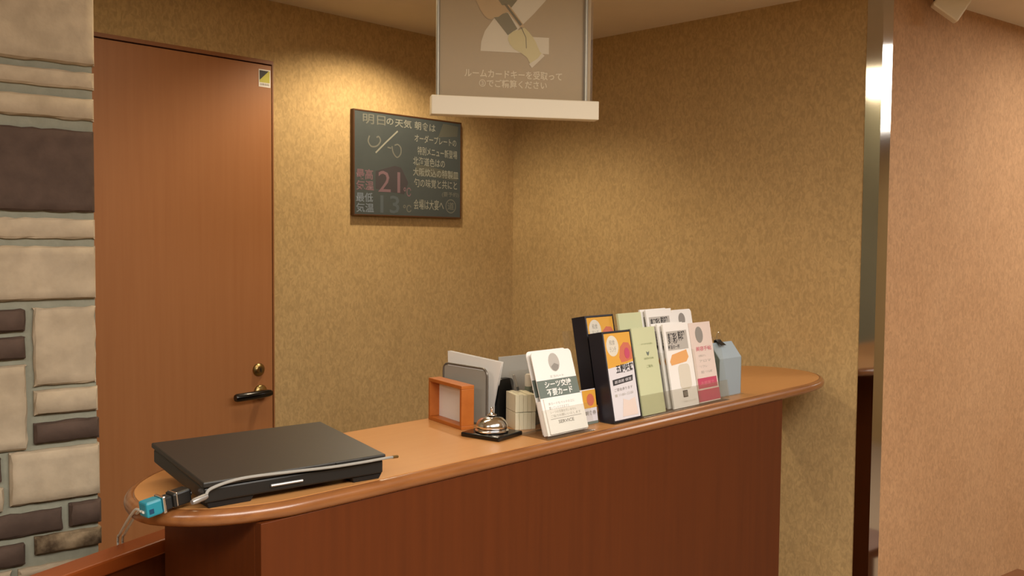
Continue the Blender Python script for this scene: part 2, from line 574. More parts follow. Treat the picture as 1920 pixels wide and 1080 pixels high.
# ------------------------------------------------------------------ door in the back wall
door = structure(link('door_1', None, None, (DX0, YA, 0)))
door['label'] = 'flush orange-brown wooden door in the back wall'
DW = DX1 - DX0
bm = B(); box(bm, 0.002, 0.001, 0.006, DW - 0.0015, 0.041, DZ - 0.004, 0.001)
leaf = obj('door_leaf', bm, M['door'], door)
bm = B()
box(bm, -0.005, -0.001, 0, 0.0, 0.10, DZ + 0.012)
box(bm, DW, -0.001, 0, DW + 0.005, 0.10, DZ + 0.012)
box(bm, 0, -0.002, DZ, DW, 0.10, DZ + 0.012)
obj('door_frame', bm, M['door_frame'], door)
bm = B(); lathe(bm, [(0.022, 0.006), (0.022, -0.002), (0.019, -0.006), (0.012, -0.010), (0.011, -0.014)], 28, axis='y')
lk = obj('lock_cylinder', bm, M['brass'], door, (1.6224 - DX0, 0, 1.0651), smooth=True)
bm = B(); box(bm, -0.0015, -0.0155, -0.006, 0.0015, -0.0138, 0.006)
obj('keyhole', bm, M['black'], lk)
bm = B(); lathe(bm, [(0.024, 0.006), (0.024, -0.003), (0.020, -0.008), (0.011, -0.010), (0.010, -0.045)], 28, axis='y')
hd = obj('door_handle', bm, M['brass'], door, (1.628 - DX0, 0, 0.990), smooth=True)
bm = B(); tube(bm, [(0.014, -0.045, 0.0), (0.0, -0.046, 0.0), (-0.03, -0.047, -0.001), (-0.112, -0.047, -0.003), (-0.118, -0.047, -0.003)], [0.010, 0.0125, 0.0135, 0.0135, 0.011], 18)
obj('lever', bm, M['black_gloss'], hd, smooth=True)['label'] = 'black lever of the brass door handle'
st = decal('door_sticker', rect(0, 0, 0.044, 0.058), M['white'], door, 0.0008, 0.0006, (1.6285 - DX0, 0, 2.0085))
st['label'] = 'small white sticker with a dark and lime square'
decal('sticker_field', rect(0.003, 0.015, 0.041, 0.054), M['lime'], st, 0.00005)
decal('sticker_triangle', [(0.003, 0.022), (0.003, 0.054), (0.037, 0.054)], M['ink'], st, -0.0003)
text('sticker_lettering', '自動施錠', M['greyink'], st, 0.005, 0.0045, 0.039, 0.0125, -0.0001)

# ------------------------------------------------------------------ chalkboard on the back wall
bd = thing('chalkboard', 'small dark chalkboard with handwritten chalk notes on the back wall', 'chalkboard', (1.997, YA - 0.020, 1.592))
bw, bh = 0.528, 0.383
bm = B(); box(bm, 0.004, 0.0015, 0.004, bw - 0.004, 0.017, bh - 0.004)
obj('board_panel', bm, M['board'], bd)
bm = B()
for a in ((0, 0, bw, 0.0055), (0, bh - 0.0055, bw, bh), (0, 0.0055, 0.0055, bh - 0.0055), (bw - 0.0055, 0.0055, bw, bh - 0.0055)):
    box(bm, a[0], 0.0, a[1], a[2], 0.019, a[3], 0.001)
obj('board_frame', bm, M['board_frame'], bd)


def ch(s, x0, z0, x1, z1, m='chalk', tilt=0.0, bold=0.008):
    return text('chalk_lettering', s, M[m], bd, x0, z0, x1, z1, 0.0009, tilt, bold)


decal('chalk_smear', [(0.10, 0.100), (0.235, 0.085), (0.255, 0.13), (0.22, 0.185), (0.19, 0.19), (0.10, 0.165)], M['chalk_pinkhaze'], bd, 0.0014, 0.0001)
decal('chalk_smear', [(0.405, 0.315), (0.505, 0.325), (0.51, 0.365), (0.43, 0.37)], M['chalk_haze'], bd, 0.0014, 0.0001)
decal('chalk_smear', [(0.29, 0.165), (0.505, 0.150), (0.51, 0.180), (0.295, 0.205)], M['chalk_haze'], bd, 0.0014, 0.0001)
ch('明日', 0.042, 0.334, 0.145, 0.370, 'chalk_dim')
ch('の', 0.150, 0.340, 0.182, 0.364)
ch('天気', 0.190, 0.335, 0.270, 0.366)
cl = catmull([(0.072, 0.292), (0.066, 0.272), (0.078, 0.255), (0.096, 0.254), (0.112, 0.262), (0.122, 0.278), (0.114, 0.292), (0.104, 0.288)], 5, False)
strokes('chalk_drawing', [[(p.x, p.y) for p in cl]], 0.0028, M['chalk_dim'], bd, 0.0009)
strokes('chalk_drawing', [[(0.100, 0.232), (0.150, 0.276), (0.203, 0.320)]], 0.0030, M['chalk'], bd, 0.0009)
um = catmull([(0.176, 0.262), (0.182, 0.238), (0.200, 0.222), (0.217, 0.236), (0.218, 0.258), (0.204, 0.270), (0.188, 0.266)], 5, False)
strokes('chalk_drawing', [[(p.x, p.y) for p in um], [(0.155, 0.256), (0.172, 0.254)]], 0.0024, M['chalk_dim'], bd, 0.0009)
ch('最高', 0.012, 0.132, 0.088, 0.170, 'chalk_pink', 0, 0.02)
ch('気温', 0.012, 0.092, 0.092, 0.128, 'chalk_pink', 0, 0.02)
ch('21', 0.112, 0.090, 0.215, 0.168, 'chalk_pink', 0, 0.0)
ch('℃', 0.232, 0.078, 0.268, 0.112, 'chalk_pink')
ch('最低', 0.012, 0.050, 0.088, 0.084, 'chalk_blue', 0, 0.015)
ch('気温', 0.012, 0.012, 0.092, 0.046, 'chalk_blue', 0, 0.015)
ch('13', 0.122, 0.012, 0.212, 0.078, 'chalk_dark')
ch('℃', 0.230, 0.018, 0.270, 0.046, 'chalk_dim')
ch('朝食は', 0.285, 0.335, 0.390, 0.366, 'chalk', -0.03)
ch('オーダープレートの', 0.285, 0.288, 0.500, 0.318, 'chalk', -0.02)
ch('特別メニュー新登場', 0.300, 0.240, 0.505, 0.272, 'chalk', -0.02)
ch('北海道色はの', 0.278, 0.200, 0.440, 0.232, 'chalk', -0.02)
ch('大阪炊込の特製皿', 0.278, 0.158, 0.512, 0.190, 'chalk', -0.01)
ch('旬の味覚と共にと', 0.283, 0.116, 0.505, 0.150, 'chalk', -0.01)
ch('(要予約)', 0.425, 0.082, 0.515, 0.104, 'chalk_dim')
ch('会場は大宴へ', 0.282, 0.030, 0.435, 0.070, 'chalk')
ring = [(p[0], p[1]) for p in ell(0.472, 0.048, 0.026, 0.026)]
strokes('chalk_drawing', [ring + ring[:1]], 0.002, M['chalk_dim'], bd, 0.0009)
ch('道', 0.455, 0.034, 0.489, 0.064, 'chalk_dim')

# ------------------------------------------------------------------ counter
ctr = thing('reception_counter', 'long reception counter with light wood top, rounded ends and dark red-brown panels', 'counter', (0.733, 1.240, 0))
FLAT = [(0.612, 1.372), (0.640, 1.318), (0.690, 1.277), (0.760, 1.252), (0.86, 1.246), (1.2, 1.246), (1.6, 1.246), (2.0, 1.246), (2.40, 1.246), (2.58, 1.252), (2.69, 1.285),
        (2.765, 1.345), (2.802, 1.43), (2.792, 1.52), (2.745, 1.582), (2.66, 1.604), (2.4, 1.605), (2.0, 1.605), (1.6, 1.605), (1.2, 1.605), (0.86, 1.602), (0.76, 1.577),
        (0.682, 1.525), (0.630, 1.455)]
out = [Vector((p.x - 0.733, p.y - 1.240)) for p in catmull([Vector(p) for p in FLAT], 6)]


def offset(poly, d):
    n = len(poly)
    res = []
    for i in range(n):
        t = poly[(i + 1) % n] - poly[i - 1]
        t.normalize()
        res.append(poly[i] + Vector((t.y, -t.x)) * d)
    return res


bm = B()
prism(bm, [(p.x, p.y) for p in offset(out, -0.0015)], ZT - 0.012, ZT, 'z')
obj('laminate_top', bm, M['top'], ctr)
bm = B()
prof = [(-0.002, ZT - 0.001), (0.0008, ZT - 0.0022), (0.002, ZT - 0.0006), (0.006, ZT - 0.0012), (0.0105, ZT - 0.004), (0.0135, ZT - 0.0085), (0.0145, ZT - 0.0135),
        (0.0135, ZT - 0.0185), (0.0105, ZT - 0.023), (0.006, ZT - 0.0258), (-0.03, ZT - 0.026), (-0.03, ZT - 0.012), (-0.002, ZT - 0.012)]
rings = []
for d, zz in prof:
    rings.append([bm.verts.new((p.x, p.y, zz)) for p in offset(out, d)])
n = len(out)
for a, b in zip(rings, rings[1:] + rings[:1]):
    for i in range(n):
        bm.faces.new((a[i], a[(i + 1) % n], b[(i + 1) % n], b[i]))
obj('edge_moulding', bm, M['edge'], ctr, smooth=True)
bm = B()
prism(bm, [(p.x, p.y) for p in offset(out, -0.028)], ZT - 0.0258, ZT - 0.0125, 'z')
obj('top_core', bm, M['base'], ctr)
bm = B(); box(bm, 0, 0, 0.0, 1.640, 0.018, ZT - 0.0262, 0.0012)
obj('front_panel', bm, M['base'], ctr)
bm = B(); box(bm, 0.0, 0.0185, 0.0, 0.018, 0.325, ZT - 0.0262, 0.0012)
obj('end_panel', bm, M['base'], ctr)
bm = B(); box(bm, 1.622, 0.0185, 0.0, 1.640, 0.325, ZT - 0.0262, 0.0012)
obj('end_panel', bm, M['base'], ctr)
bm = B(); box(bm, 0.020, 0.20, 0.45, 1.620, 0.300, 0.468)
obj('inner_shelf', bm, M['base'], ctr)

# low swing gate between the counter and the stone wall
gt = thing('swing_gate', 'low red-brown wooden gate panel beside the left end of the counter', 'gate', (0.795, 1.652, 0), (0, 0, R(197.5)))
bm = B(); box(bm, 0.0, 0.004, 0.06, 0.95, 0.044, 0.935, 0.001)
obj('gate_panel', bm, M['base'], gt)
bm = B(); box(bm, -0.002, 0.0, 0.9355, 0.952, 0.052, 0.962, 0.004)
obj('gate_rail', bm, M['gate'], gt)
bm = B(); box(bm, 0.953, -0.01, 0.0, 1.02, 0.058, 0.985, 0.004)
obj('gate_post', bm, M['gate'], gt)

# ------------------------------------------------------------------ hanging sign
sg = thing('hanging_sign', 'brown and white payment sign hanging from the ceiling above the counter', 'sign', (1.390, 1.610, 1.7885), (0, 0, R(-34.17)))
Z0 = 1.7885
SW = 0.395
bm = B(); box(bm, 0, -0.014, 0, SW, 0.020, 0.0435, 0.002)
obj('bottom_bar', bm, M['white_bar'], sg)
bm = B(); box(bm, 0, -0.014, 2.248 - Z0, SW, 0.020, 2.285 - Z0, 0.002)
obj('top_bar', bm, M['white_bar'], sg)
bm = B(); box(bm, 0.0125, 0.006, 0.0440, SW - 0.0165, 0.011, 2.2475 - Z0)
obj('print_panel', bm, M['sign'], sg)
for xx in (0.016, SW - 0.030):
    bm = B(); tube(bm, [(xx, 0.0, 0.0440), (xx, 0.0, 2.2475 - Z0)], 0.0045, 14)
    obj('side_rail', bm, M['silver'], sg, smooth=True)
bm = B(); box(bm, 0.0115, -0.0085, 0.0440, SW - 0.0155, -0.006, 2.2475 - Z0)
obj('clear_cover', bm, M['acrylic_sign'], sg)
for xx in (0.05, SW - 0.05):
    bm = B(); tube(bm, [(xx, 0.003, 2.2855 - Z0), (xx, 0.003, ZC - Z0)], 0.003, 10)
    obj('hanger_rod', bm, M['steel'], sg)


def sd(name, pts, m, y):
    return decal(name, [(a, b - Z0) for a, b in pts], M[m], sg, y, 0.0002)


two = [(.115, 1.939), (.277, 1.939), (.277, 1.977), (.19, 1.977), (.205, 1.995), (.24, 2.03), (.268, 2.062), (.283, 2.1), (.283, 2.13), (.27, 2.165), (.24, 2.185), (.2, 2.19),
       (.155, 2.18), (.125, 2.15), (.117, 2.11), (.16, 2.105), (.168, 2.13), (.185, 2.148), (.21, 2.148), (.228, 2.13), (.23, 2.105), (.215, 2.075), (.18, 2.045), (.145, 2.013),
       (.125, 1.985), (.1165, 1.96)]
sd('numeral_two', two, 'sign_white', 0.0055)
sd('drawn_card', [(0.1456, 2.0621), (0.2057, 2.0658), (0.187, 2.0416), (0.1644, 2.040)], 'sign_dark', 0.0050)
sd('drawn_card', [(0.1384, 2.0255), (0.1783, 2.029), (0.2013, 1.9938), (0.1788, 1.978), (0.1648, 1.9943)], 'sign_dark', 0.0050)
sd('drawn_arm', [(0.085, 2.085), (0.105, 2.05), (0.1135, 2.033), (0.1235, 2.0186), (0.131, 2.0125), (0.1397, 2.0122), (0.147, 2.017), (0.1559, 2.018), (0.166, 2.026), (0.1783, 2.0302), (0.2101, 1.9955),
                (0.2189, 1.9997), (0.1807, 2.0473), (0.1644, 2.0451), (0.15, 2.065), (0.12, 2.11)], 'sign_tan', 0.0047)
sd('drawn_outline', [(0.1681, 2.049), (0.1744, 2.0494), (0.2125, 2.0042), (0.2075, 2.0003)], 'sign_line', 0.0044)
sd('drawn_hand', [(0.1813, 1.9794), (0.1925, 1.9885), (0.2063, 1.9917), (0.2177, 1.9972), (0.229, 1.987), (0.2381, 1.9763), (0.245, 1.966), (0.2498, 1.9549), (0.256, 1.943), (0.2666, 1.9349), (0.2363, 1.9052),
                 (0.231, 1.918), (0.2246, 1.9291), (0.21, 1.939), (0.1929, 1.9471), (0.184, 1.957), (0.1788, 1.9683)], 'sign_skin', 0.0047)
sd('drawn_cuff', [(0.2501, 1.9279), (0.2590, 1.9400), (0.2666, 1.9349), (0.2363, 1.9052), (0.2295, 1.9143)], 'sign_white', 0.0044)
sd('drawn_outline', [(0.2095, 1.998), (0.2129, 1.9897), (0.2207, 1.9742), (0.2222, 1.9499), (0.2237, 1.95), (0.2222, 1.9748), (0.2149, 1.9897), (0.2115, 1.998)], 'sign_line', 0.0044)
text('sign_lettering', 'ルームカードキーを受取って', M['sign_text'], sg, 0.078, 1.8785 - Z0, 0.309, 1.898 - Z0, 0.0050, 0.0, 0.018)
text('sign_lettering', '③でご精算ください', M['sign_text'], sg, 0.112, 1.857 - Z0, 0.273, 1.8755 - Z0, 0.0050, 0.0, 0.018)

# white lamp head at the ceiling, before the lobby wall
wd = thing('ceiling_spotlight', 'small tilted white box-shaped fitting under the ceiling, right of the steel corner trim', 'light fixture', (3.085, 1.046, 2.205), (0, 0, R(-42)))
bm = B()
u, v, w_ = Vector((-.835, 0.02, .55)), Vector((.56, 0.02, .83)), Vector((0.30, 1.0, 0.05)).normalized()
u.normalize(); v.normalize()
a0 = Vector((0, 0, 0))
lo = [a0, a0 + v * 0.095, a0 + v * 0.095 + w_ * 0.05, a0 + w_ * 0.05]
hexa(bm, [tuple(p) for p in lo] + [tuple(p + u * 0.098) for p in lo], 0.006, 3)
obj('lamp_housing', bm, M['white_bar'], wd)
bm = B(); tube(bm, [(-0.062, 0.02, 0.06), (-0.062, 0.03, 0.085), (-0.03, 0.03, ZC - 2.205)], 0.006, 12)
obj('bracket', bm, M['black'], wd, smooth=True)

# low wooden bench by the lobby wall (its top corner shows at the picture's lower right corner)
bn = thing('bench', 'brown wooden bench top by the lobby wall at the lower right corner', 'bench', (3.36, 0.905, 0), (0, 0, R(-9.4)))
bm = B(); box(bm, -0.235, -0.30, 0.385, 0.018, -0.004, 0.420, 0.003)
obj('bench_top', bm, M['bench'], bn)
for sx in (-0.225, -0.03):
    for sy in (-0.29, -0.05):
        bm = B(); box(bm, sx, sy, 0, sx + 0.04, sy + 0.04, 0.3845, 0.002)
        obj('leg', bm, M['bench'], bn)

# ------------------------------------------------------------------ laptop and its leads
lp = thing('laptop', 'closed black laptop on the left part of the counter', 'laptop', (0.8305, 1.378, ZT), (0, 0, R(-7)))


def zt(y):
    return 0.0435 + 0.0185 * (y + 0.12) / 0.24


def slab(x0, y0, x1, y1, dlo, dhi, bev, flat=None):
    bm = B()
    f = lambda x, y, d: (x, y, zt(y) + d)
    hexa(bm, [f(x0, y0, dlo), f(x1, y0, dlo), f(x1, y1, dlo), f(x0, y1, dlo), f(x0, y0, dhi), f(x1, y0, dhi), f(x1, y1, dhi), f(x0, y1, dhi)], bev, 2)
    return bm


obj('lid', slab(-0.158, -0.120, 0.158, 0.120, -0.0085, 0.0, 0.002), M['lid'], lp)
obj('base', slab(-0.155, -0.116, 0.155, 0.118, -0.0335, -0.0105, 0.003), M['black'], lp)
obj('lid_gasket', slab(-0.154, -0.113, 0.154, 0.117, -0.0105, -0.0085, 0.0), M['rubber'], lp)
bm = B(); tube(bm, [(-0.05, -0.1185, zt(-0.118) - 0.022), (-0.02, -0.1185, zt(-0.118) - 0.022), (0.004, -0.1185, zt(-0.118) - 0.022)], 0.0024, 8)
obj('latch', bm, M['silver'], lp)
for (x0, x1, y0, y1, nm) in ((-0.150, -0.075, -0.112, -0.075, 'front'), (0.098, 0.155, -0.112, -0.070, 'front'), (-0.115, -0.065, 0.060, 0.095, 'rear'), (0.10, 0.150, 0.075, 0.115, 'rear')):
    bm = B()
    top = [zt(y0) - 0.0340, zt(y1) - 0.0340]
    hexa(bm, [(x0 + .004, y0 + .003, 0.0), (x1 - .004, y0 + .003, 0.0), (x1 - .004, y1, 0.0), (x0 + .004, y1, 0.0), (x0, y0, top[0]), (x1, y0, top[0]), (x1, y1, top[1]), (x0, y1, top[1])], 0.0012, 2)
    obj('foot', bm, M['rubber'], lp)
bm = B(); box(bm, 0.062, -0.1222, zt(-0.12) - 0.009, 0.112, -0.1202, zt(-0.12) - 0.001, 0.0006)
obj('hinge_cover', bm, M['black'], lp)

# adapter chain hanging over the counter's left front edge
ad = thing('cable_adapter', 'black plug joined to a teal connector at the left end of the counter', 'adapter', (0.660, 1.322, ZT + 0.019), (0, R(7), R(184)))
bm = B(); box(bm, 0.004, -0.012, -0.010, 0.034, 0.012, 0.012, 0.003)
obj('plug_body', bm, M['black'], ad)
bm = B(); box(bm, 0.0343, -0.0095, -0.010, 0.046, 0.0095, 0.0095, 0.002)
obj('plug_neck', bm, M['rubber'], ad)
bm = B(); box(bm, 0.027, -0.0123, -0.008, 0.029, 0.0123, 0.0125, 0.0003)
obj('metal_stripe', bm, M['chrome'], ad)
bm = B(); box(bm, 0.0463, -0.013, -0.012, 0.051, 0.013, 0.013, 0.001)
obj('metal_collar', bm, M['chrome'], ad)
bm = B(); box(bm, 0.0513, -0.0118, -0.0115, 0.077, 0.0118, 0.0118, 0.003)
tl = obj('teal_connector', bm, M['teal'], ad)
tl['label'] = 'teal end of the connector'
bm = B(); box(bm, 0.066, 0.0119, -0.006, 0.073, 0.0124, 0.001)
obj('connector_mark', bm, M['teal_dark'], tl)
inv = (Matrix.Translation((0.660, 1.322, ZT + 0.019)) @ Matrix.Rotation(R(184), 4, 'Z') @ Matrix.Rotation(R(7), 4, 'Y')).inverted()
for pts in ([(0.5835, 1.3125, 1.1), (0.5871, 1.345, 1.0973), (0.5928, 1.375, 1.0824), (0.6075, 1.425, 1.0585), (0.6322, 1.5, 1.0243), (0.6656, 1.595, 0.9833), (0.6764, 1.628, 0.9646), (0.6784, 1.632, 0.9), (0.6784, 1.632, 0.45)],
            [(0.5835, 1.3205, 1.1), (0.5944, 1.345, 1.0958), (0.6001, 1.375, 1.0809), (0.615, 1.425, 1.0568), (0.6402, 1.5, 1.0225), (0.674, 1.595, 0.9814), (0.685, 1.628, 0.9627), (0.687, 1.632, 0.9), (0.687, 1.632, 0.45)]):
    bm = B()
    tube(bm, catmull([inv @ Vector(p) for p in pts], 8, False), 0.0021, 8)
    obj('lead', bm, M['lead'], ad, smooth=True)
bm = B(); lathe(bm, [(0.0045, 0.0038), (0.006, 0.003), (0.006, 0.000), (0.0045, -0.0005)], 18, axis='x')
obj('metal_jack', bm, M['chrome'], ad, smooth=True)

bm = B()
pts = []
for (x, y, d) in ((-0.158, -0.1305, -0.0175), (-0.148, -0.1275, -0.008), (-0.10, -0.1235, -0.0015), (-0.02, -0.1235, -0.0035), (0.05, -0.1250, -0.006), (0.11, -0.1250, -0.0065), (0.155, -0.1240, -0.0060), (0.172, -0.118, -0.008)):
    pts.append((x, y, zt(-0.12) + d))
tube(bm, catmull(pts, 8, False), 0.0024, 8)
cb = tag(obj('security_cable', bm, M['cable'], None, (0.8305, 1.378, ZT), (0, 0, R(-7)), smooth=True), 'thin grey cable running along the front edge of the black laptop', 'cable')
bm = B(); tube(bm, [(0.1722, -0.1178, zt(-0.12) - 0.008), (0.186, -0.112, zt(-0.12) - 0.010)], 0.0027, 10)
obj('cable_tip', bm, M['brass'], cb)
bm = B(); tube(bm, [(-0.182, -0.139, 0.0225), (-0.178, -0.1375, 0.023), (-0.160, -0.131, 0.0255), (-0.156, -0.130, 0.026)], [0.0035, 0.0048, 0.0048, 0.0035], 14)
obj('ferrule', bm, M['silver'], cb, smooth=True)

# ------------------------------------------------------------------ bell
bl = thing('service_bell', 'chrome dome service bell on a black square base on the counter', 'bell', (1.352, 1.366, ZT), (0, 0, R(10)))
bm = B(); box(bm, -0.044, -0.049, 0.0, 0.044, 0.049, 0.010, 0.003, 3)
obj('base', bm, M['black_gloss'], bl)
bm = B()
lathe(bm, [(0.034, 0.0105), (0.0355, 0.0115), (0.0355, 0.0135), (0.034, 0.015), (0.032, 0.0155), (0.0325, 0.018), (0.0335, 0.020), (0.0325, 0.026), (0.029, 0.033), (0.0225, 0.0385), (0.013, 0.0415), (0.006, 0.0425)], 48)
obj('dome', bm, M['chrome'], bl, smooth=True)
bm = B()
lathe(bm, [(0.005, 0.0427), (0.0095, 0.0437), (0.0105, 0.0455), (0.006, 0.0475), (0.0028, 0.050), (0.0028, 0.056), (0.0036, 0.0575), (0.003, 0.060), (0.001, 0.061)], 24)
obj('striker_button', bm, M['chrome'], bl, smooth=True)

# ------------------------------------------------------------------ wooden box frame, letter stand, papers
fr = thing('wooden_frame', 'deep square orange-brown wooden frame with a blank white panel standing on the counter', 'frame', (1.3441, 1.4516, ZT), (0, 0, R(78)))
# local x runs along the front face (towards the back of the counter), -y is the depth away from the face
FW_, FH, FD = 0.148, 0.096, 0.032
bm = B()
t = 0.008
box(bm, 0, -FD, 0, FW_, 0, t, 0.001); box(bm, 0, -FD, FH - t, FW_, 0, FH, 0.001)
box(bm, 0, -FD, t, t, 0, FH - t, 0.001); box(bm, FW_ - t, -FD, t, FW_, 0, FH - t, 0.001)
obj('frame_box', bm, M['frame_wood'], fr)
bm = B(); box(bm, t, -FD + 0.002, t, FW_ - t, -FD + 0.008, FH - t)
obj('white_panel', bm, M['white'], fr)['label'] = 'blank white panel inside the wooden frame'

ls = thing('letter_stand', 'grey wire and acrylic letter stand behind the wooden frame', 'letter holder', (1.412, 1.442, ZT), (0, 0, R(88)))
bm = B()
lw, lh, r = 0.150, 0.127, 0.016
pts = [(0.0, 0, 0.003)] + [(x, 0, z_) for x, z_ in rrect(0, 0.003, lw, lh, r, 5, (0, 0, 1, 1))][2:] + [(lw, 0, 0.003)]
arc = [(lw, 0, 0.003)] + [(x, 0, z_) for x, z_ in rrect(0, 0.0, lw, lh, r, 6, (0, 0, 1, 1))[2:]] + [(0, 0, 0.003)]
tube(bm, arc, 0.0026, 10)
obj('wire_loop', bm, M['wire'], ls, smooth=True)
bm = B(); box(bm, 0.004, -0.0012, 0.004, lw - 0.004, 0.0012, lh - 0.004, 0.0005)
obj('acrylic_sheet', bm, M['acrylic_grey'], ls)
bm = B(); box(bm, 0.0, -0.040, 0.0, lw, 0.003, 0.0026, 0.0008)
obj('base_plate', bm, M['wire'], ls)

pp = thing('paper_stack', 'blank white sheets of paper leaning in the grey letter stand', 'paper', (1.440, 1.427, ZT + 0.0032), (0, R(-3), R(90)))
for i in range(3):
    bm = B()
    yy = -0.0045 * i
    hexa(bm, [(0.034, yy - 0.0007, 0.0), (0.172, yy - 0.0007, 0.0), (0.172, yy, 0.0), (0.034, yy, 0.0),
              (0.006 + 0.002 * i, yy - 0.0007, 0.138), (0.184, yy - 0.0007, 0.139), (0.184, yy, 0.139), (0.006 + 0.002 * i, yy, 0.138)])
    obj('sheet', bm, M['white'], pp)

# ------------------------------------------------------------------ memo paper, pens, tape, grey screen
mm = thing('memo_block', 'block of cream memo slips standing behind the bell', 'memo paper', (1.428, 1.372, ZT), (0, 0, R(64)))
rnd = random.Random(11)
k = 0
for lvl, (z0, nn) in enumerate(((0.0, 5), (0.0385, 5))):
    for i in range(nn):
        y0 = -0.048 + i * 0.0094
        j1, j2 = rnd.uniform(-0.0012, 0.0012), rnd.uniform(-0.001, 0.001)
        bm = B(); box(bm, 0.0 + j1, y0, z0, 0.062 + j1, y0 + 0.0090, z0 + 0.038 + j2 - (0.001 if lvl == 0 else 0), 0.0008)
        obj('slip_bundle', bm, M['memo'], mm)

gs = thing('acrylic_screen', 'upright grey acrylic sheet behind the white card holder', 'acrylic sheet', (1.478, 1.472, ZT), (0, 0, R(-4)))
bm = B(); box(bm, 0.0, 0.0, 0.0025, 0.232, 0.003, 0.146, 0.001)
obj('sheet', bm, M['acrylic_grey'], gs)
bm = B(); box(bm, 0.0, -0.0, 0.0, 0.232, 0.045, 0.0024, 0.0005)
obj('foot', bm, M['acrylic_grey'], gs)

td = thing('desk_clip', 'black rounded desk stapler half hidden between the white paper and memo slips', 'stapler', (1.470, 1.448, ZT), (0, 0, R(0)))
bm = B(); prism(bm, rrect(-0.021, 0.0, 0.026, 0.101, 0.012, 5, (0, 0, 1, 1)), -0.006, 0.008, 'y', 0.001)
obj('body', bm, M['black'], td)
bm = B(); box(bm, -0.024, -0.010, 0.0, 0.029, 0.012, 0.006, 0.002)
obj('foot', bm, M['rubber'], td)

pc = thing('pen_cup', 'smoky clear acrylic pen cup beside the memo slips', 'pen cup', (1.514, 1.408, ZT), (0, 0, R(20)))
bm = B()
for a in ((-.024, -.024, -.0225, .024), (.0225, -.024, .024, .024), (-.0224, -.024, .0224, -.0225), (-.0224, .0225, .0224, .024)):
    box(bm, a[0], a[1], 0.002, a[2], a[3], 0.070)
obj('walls', bm, M['acrylic_smoke'], pc)
bm = B(); box(bm, -.024, -.024, 0, .024, .024, 0.0019)
obj('bottom', bm, M['acrylic_smoke'], pc)
mk = thing('marker_pen', 'thick grey-green marker with a white cap standing in the pen cup', 'marker', (1.507, 1.407, ZT + 0.0026), (R(3), R(-3), 0))
bm = B(); lathe(bm, [(0.0075, 0.0), (0.0085, 0.002), (0.0085, 0.080), (0.0075, 0.083)], 22)
obj('barrel', bm, M['marker_body'], mk, smooth=True)
bm = B(); lathe(bm, [(0.0078, 0.0832), (0.0082, 0.085), (0.0082, 0.107), (0.0065, 0.110), (0.003, 0.1105)], 22)
obj('cap', bm, M['white'], mk, smooth=True)
for (nm, lab, x, y, rx, ry, h, col) in (('ballpoint_pen', 'slim black pen leaning left out of the pen cup', 1.516, 1.416, 0, -24, 0.118, 'black'),
                                       ('ballpoint_pen', 'short dark pen leaning right in the pen cup behind the white cards', 1.527, 1.397, 0, 9, 0.075, 'black')):
    pn = thing(nm, lab, 'pen', (x, y, ZT + 0.0045), (R(rx), R(ry), 0))
    bm = B(); lathe(bm, [(0.0008, 0.0), (0.0016, 0.004), (0.0028, 0.010), (0.0028, h - 0.03)], 12)
    obj('barrel', bm, M[col], pn, smooth=True)
    bm = B(); lathe(bm, [(0.0031, h - 0.0298), (0.0031, h - 0.003), (0.002, h)], 12)
    obj('cap', bm, M['greyink'], pn, smooth=True)

# ------------------------------------------------------------------ white door-card stack in its clear holder
LEAN = R(-17.5)
hx = thing('card_holder', 'clear acrylic holder for the white door cards at the front of the counter', 'card holder', (1.405, 1.262, ZT))
bm = B()
box(bm, -0.004, -0.012, 0.0, 0.150, 0.080, 0.002)
obj('base', bm, M['acrylic'], hx)
for yy, hh, nm in ((-0.0115, 0.060, 'front_lip'), (0.062, 0.135, 'back_panel')):
    bm = B(); c, s = math.cos(LEAN), math.sin(LEAN)
    q = lambda x, y, h: (x, y - s * h, 0.0021 + c * h)
    hexa(bm, [q(-0.004, yy, 0), q(0.150, yy, 0), q(0.150, yy + .002, 0), q(-0.004, yy + .002, 0), q(-0.004, yy, hh), q(0.150, yy, hh), q(0.150, yy + .002, hh), q(-0.004, yy + .002, hh)])
    obj(nm, bm, M['acrylic'], hx)


def cardshape(w, h, r=0.010):
    return rrect(0, 0, w, h, r, 5, (0, 0, 1, 1))


def door_card(loc, label, printed=True, th=0.0016):
    t_ = thing('door_card', label, 'card', loc, (LEAN, 0, 0), 'white door cards in the clear holder')
    w, h = 0.128, 0.178
    bm = B(); prism(bm, cardshape(w, h), 0, th, 'y')
    obj('card', bm, M['white'], t_)
    decal('dark_band', rect(0.0, 0.079, w, 0.116), M['slate'], t_, -0.0002)
    em = decal('emblem', ell(0.066, 0.152, 0.017, 0.020), M['paleink'], t_, -0.0002)
    decal('emblem_core', [(0.054, 0.143), (0.058, 0.136), (0.066, 0.132), (0.075, 0.137), (0.079, 0.145), (0.066, 0.150)], M['greyink'], em, -0.0006)
    text('lettering', 'エコハート', M['greyink'], t_, 0.044, 0.1195, 0.088, 0.1245, -0.0004)
    text('lettering', 'シーツ交換', M['white'], t_, 0.022, 0.099, 0.108, 0.1135, -0.0006, 0, 0.02)
    text('lettering', '不要カード', M['white'], t_, 0.024, 0.0815, 0.106, 0.0965, -0.0006, 0, 0.02)
    return t_, w, h


